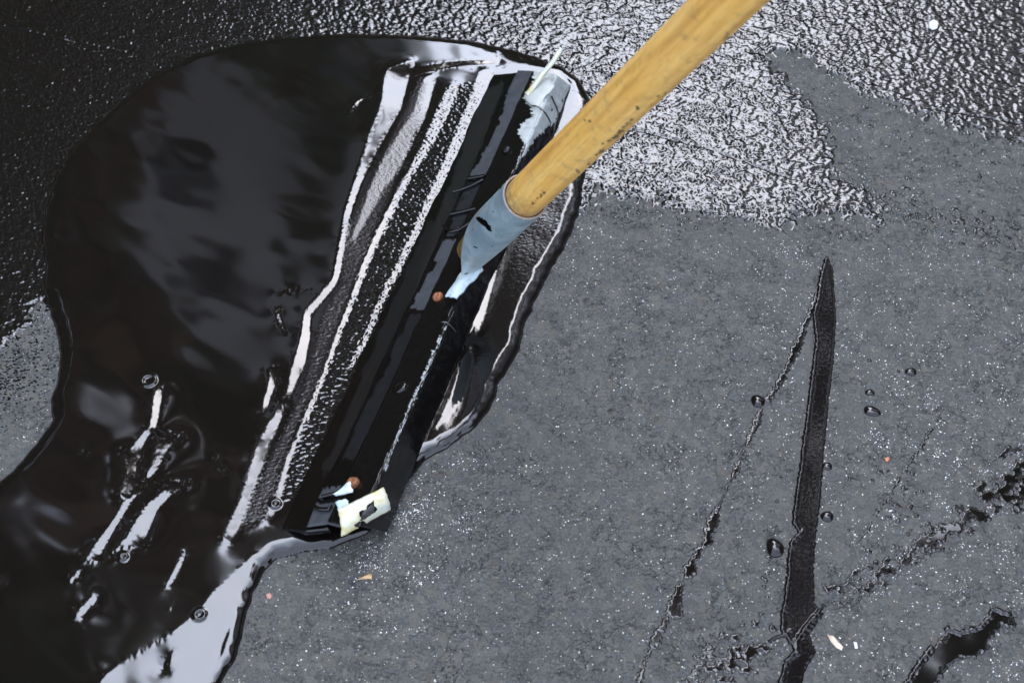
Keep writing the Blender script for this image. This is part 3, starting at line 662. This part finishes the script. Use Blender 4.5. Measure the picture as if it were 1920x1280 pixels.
fln = np.cross(LP['C'][1]-LP['C'][0], LP['D'][0]-LP['C'][0]); fln /= np.linalg.norm(fln); fln = fln if fln[2] > 0 else -fln
def on(a, b, px, py):
    """height of the face between profile lines a and b where the sight line through px,py meets it"""
    n_ = np.cross(LP[a][1]-LP[a][0], LP[b][0]-LP[a][0]); q = unproj_depth(px, py, 1.0)-CAM
    return CAM+q*np.dot(LP[a][0]-CAM, n_)/np.dot(q, n_)
s1 = domed('screw', on('C', 'B', 664, 908)+upn*.002, upn, .0048, .0030, M_rust, slot=True); s1['label'] = 'rust-orange screw at the lower end of the head'
s2 = domed('screw', on('C', 'B', 823, 559)+upn*.002, upn, .0042, .0026, M_rust, slot=True); s2['label'] = 'rust-orange screw just below the socket tang'
domed('screw', on('C', 'B', 951, 284)+upn*.002, upn, .0038, .0022, M_dull)
domed('screw', on('C', 'B', 752, 727)+upn*.001, upn, .0055, .0022, M_drip)
domed('screw', on('C', 'B', 1001, 165)+upn*.002, upn, .0034, .0022, simple('brown_screw', (.16, .07, .05), .45, .3))
domed('socket_plug', unproj(872, 468, .050), upn, .0085, .006, M_dull, fer)
for (hx, hy, hr) in ((1034.5,206.5,.0017),(1054,189,.0014),(743,896,.0022)):
    domed('bolt_hole', on('C', 'D', hx, hy)+fln*.0003, fln, hr, .0003, M_hole)
def tube(name, pts, r, m, parent=None, seg=8):
    P = [Vector(p) for p in pts]; V = []; F = []
    for i, p in enumerate(P):
        t = (P[min(i+1, len(P)-1)]-P[max(i-1, 0)]).normalized(); a = t.orthogonal().normalized(); b = t.cross(a)
        if i and (a.dot(pa) < 0): a, b = -a, -b
        pa = a
        for j in range(seg): V.append(p+(a*math.cos(2*math.pi*j/seg)+b*math.sin(2*math.pi*j/seg))*r)
    for i in range(len(P)-1):
        for j in range(seg): F.append((i*seg+j, i*seg+(j+1) % seg, (i+1)*seg+(j+1) % seg, (i+1)*seg+j))
    return part(name, V, F, m, parent)
cd_ = lambda px, py, dz=.0012: on('C', 'D', px, py)+fln*dz
cb_ = lambda px, py, dz=.003: on('C', 'B', px, py)+upn*dz
gb_ = lambda px, py, dz=.0022: on('G', 'B', px, py)+np.array([0, 0, dz])
for q in ([(908,333),(893,336),(878,338)], [(906,340),(884,352),(862,360),(850,363)], [(892,394),(868,400),(845,405)], [(884,420),(862,434),(846,438),(836,434),(832,425)], [(655,908),(632,927),(604,934)], [(585,950),(600,957),(616,957),(622,950)]):
    tube('sealer_run', [gb_(*z_) for z_ in q], .0014, M_drip, None, 10)
tube('wire', [cd_(1032,181), cd_(1036,190), cd_(1042,202), cd_(1044,213), cd_(1041,224), cd_(1037,236), cd_(1036,250)], .0007, M_wire)
tube('wire', [cb_(999,204), cb_(1007,204), cb_(1014,207), cd_(1021,213), cd_(1026,222), cd_(1030,230)], .0007, M_wire)
tube('wire', [cb_(831,607,.002), cb_(839,607,.002), cd_(845,613), cd_(852,622)], .0005, M_wire)
# upper tie: a bent bar of cream plastic standing off the painted end, with a torn tab under it
tube('plastic_tie', [cb_(994,186,.005), cb_(1010,177,.009), cb_(1030,162,.013), cb_(1050,146,.016), cb_(1073,127,.020)], .0022, M_cream, None, 6)
slab('plastic_tab', [(981,180,.035),(1003,207,.036),(1040,160,.046),(1016,140,.042)], 0, .0012, simple('white_plastic', (.40, .415, .38), .4, 0, .12, 150, .0003), None, 8, .002, .0007)
# lower clip: cream strip wrapped round the ridge
tie = slab('plastic_clip', [(634,955,.046),(641,1006,.033),(733,955,.033),(720,914,.046)], 0, .0014, M_cream, None, 10, .0055, .0003)
for pl in tie.data.polygons: pl.use_smooth = True
clipc = lambda px, py, z: unproj(px, py, z)
slab('clip_slot', [(676,962,.0487),(676,975,.0477),(706,958,.0477),(702,938,.0503)], 0, .0005, M_dull, tie, 5, .0004, .0012)
slab('plastic_tab', [(624,925,.037),(632,930,.037),(662,922,.043),(656,902,.043)], 0, .0012, simple('bluish_plastic', (.4760, .5600, .5460), .4), None, 5, .001, .0005)
slab('plastic_tab', [(627,940,.038),(636,957,.038),(656,945,.042),(648,934,.042)], 0, .0012, simple('pale_plastic', (.4760, .5740, .6020), .4), None, 5, .001, .0005)

# ------------------------------------------------------------------ what the liquid mirrors: tall trees in front, sky above and through gaps shaped for its reflection
def top_el(az):
    pts = [(-120,40),(-85,58),(-60,66),(-45,65),(-36,64),(-30,62),(-19,60),(-9,61),(0,63),(20,67),(50,66),(65,60),(80,52),(120,40)]
    for a, b in zip(pts[:-1], pts[1:]):
        if a[0] <= az <= b[0]: return a[1]+(b[1]-a[1])*(az-a[0])/(b[0]-a[0])
    return 22
def foliage_mat():
    m, n, l, p = mat('foliage'); v = objco(n); f = tnoise(n, l, v, .3, 3, .5)
    l.new(ramp(n, l, f, [(.42, (.34, .19, .10)), (.5, (.19, .16, .08)), (.58, (.09, .16, .06))]), p.inputs['Base Color']); p.inputs['Roughness'].default_value = .7; return m
Vv = []; Ff = []
rt = random.Random(5)
for k in range(98000):
    back = k > 80000
    az = rt.uniform(-110, 110); te = top_el(az)+1.2*math.sin(az*.33)+.9*math.sin(az*.91+1)+rt.gauss(0, .8)
    el = rt.uniform(2, te); hx, hy = (az-6)/15.0, (el-39)/6.0
    if abs(az-9+.27*max(el-46, 0)-.8*math.sin(el*.6)) < 6.0+rt.gauss(0, .6) and el > 38: continue  # slot cut through the unseen crowns so tilted liquid mirrors bright sky
    if hx*hx+hy*hy < 1+.25*rt.gauss(0, 1): continue
    if ((az+17.5)/5.5)**2+((el-45.5)/7)**2 < 1+.3*math.sin(az*.9)*math.sin(el*.8)+.06*rt.gauss(0, 1): continue
    rad = rt.uniform(12.5, 14) if back else rt.uniform(8.5, 12); c = Vector((rad*math.sin(R(az)), rad*math.cos(R(az)), rad*math.tan(R(el)))); sz = rt.uniform(.4, .8) if back else rt.uniform(.08, .19)
    if back and (el > te-2 or (abs(az-9+.27*max(el-46, 0)) < 7.5 and el > 38) or hx*hx+hy*hy < 1.5): continue
    sz *= max(1.0, .62/math.cos(R(el)))
    a = Vector((rt.gauss(0, 1), rt.gauss(0, 1), rt.gauss(0, 1))).normalized(); b = a.orthogonal().normalized(); i = len(Vv)
    Vv += [c-a*sz, c-b*sz*.6, c+a*sz, c+b*sz*.6]; Ff.append((i, i+1, i+2, i+3))
o = link('woodland', np_mesh('woodland', Vv, Ff, False), foliage_mat()); tag(o, 'dark tree crowns beyond the asphalt, mirrored in the liquid', 'trees', kind='stuff')

bl = empty('apartment_building', (-5.9, 17.5, 0)); tag(bl, 'pale grey apartment block behind the dark trees, mirrored in the puddle', 'building')
def boxes(name, lst, m):
    V = []; F = []
    for (x0, x1, y0, y1, z0, z1) in lst:
        b = len(V); V += [(x, y, z) for z in (z0, z1) for (x, y) in ((x0, y0), (x1, y0), (x1, y1), (x0, y1))]
        F += [(b, b+3, b+2, b+1), (b+4, b+5, b+6, b+7)]+[(b+i, b+(i+1) % 4, b+4+(i+1) % 4, b+4+i) for i in range(4)]
    return link(name, np_mesh(name, V, F, False), m, bl)
boxes('wall', [(-4, 4, 0, 8, 0, 23)], simple('grey_render', (.50, .48, .46), .8, var=.1, scale=1))
boxes('roof', [(-4.3, 4.3, -.3, 8.3, 23.0, 23.4)], simple('dark_roof', (.06, .06, .065), .8))
for fl_ in range(7):
    for x_ in (-2.6, 0, 2.6):
        f = boxes('window', [(x_-.55, x_+.55, -.06, .04, 1.2+fl_*3.1, 2.7+fl_*3.1)], simple('window_glass', (.03, .035, .04), .1))
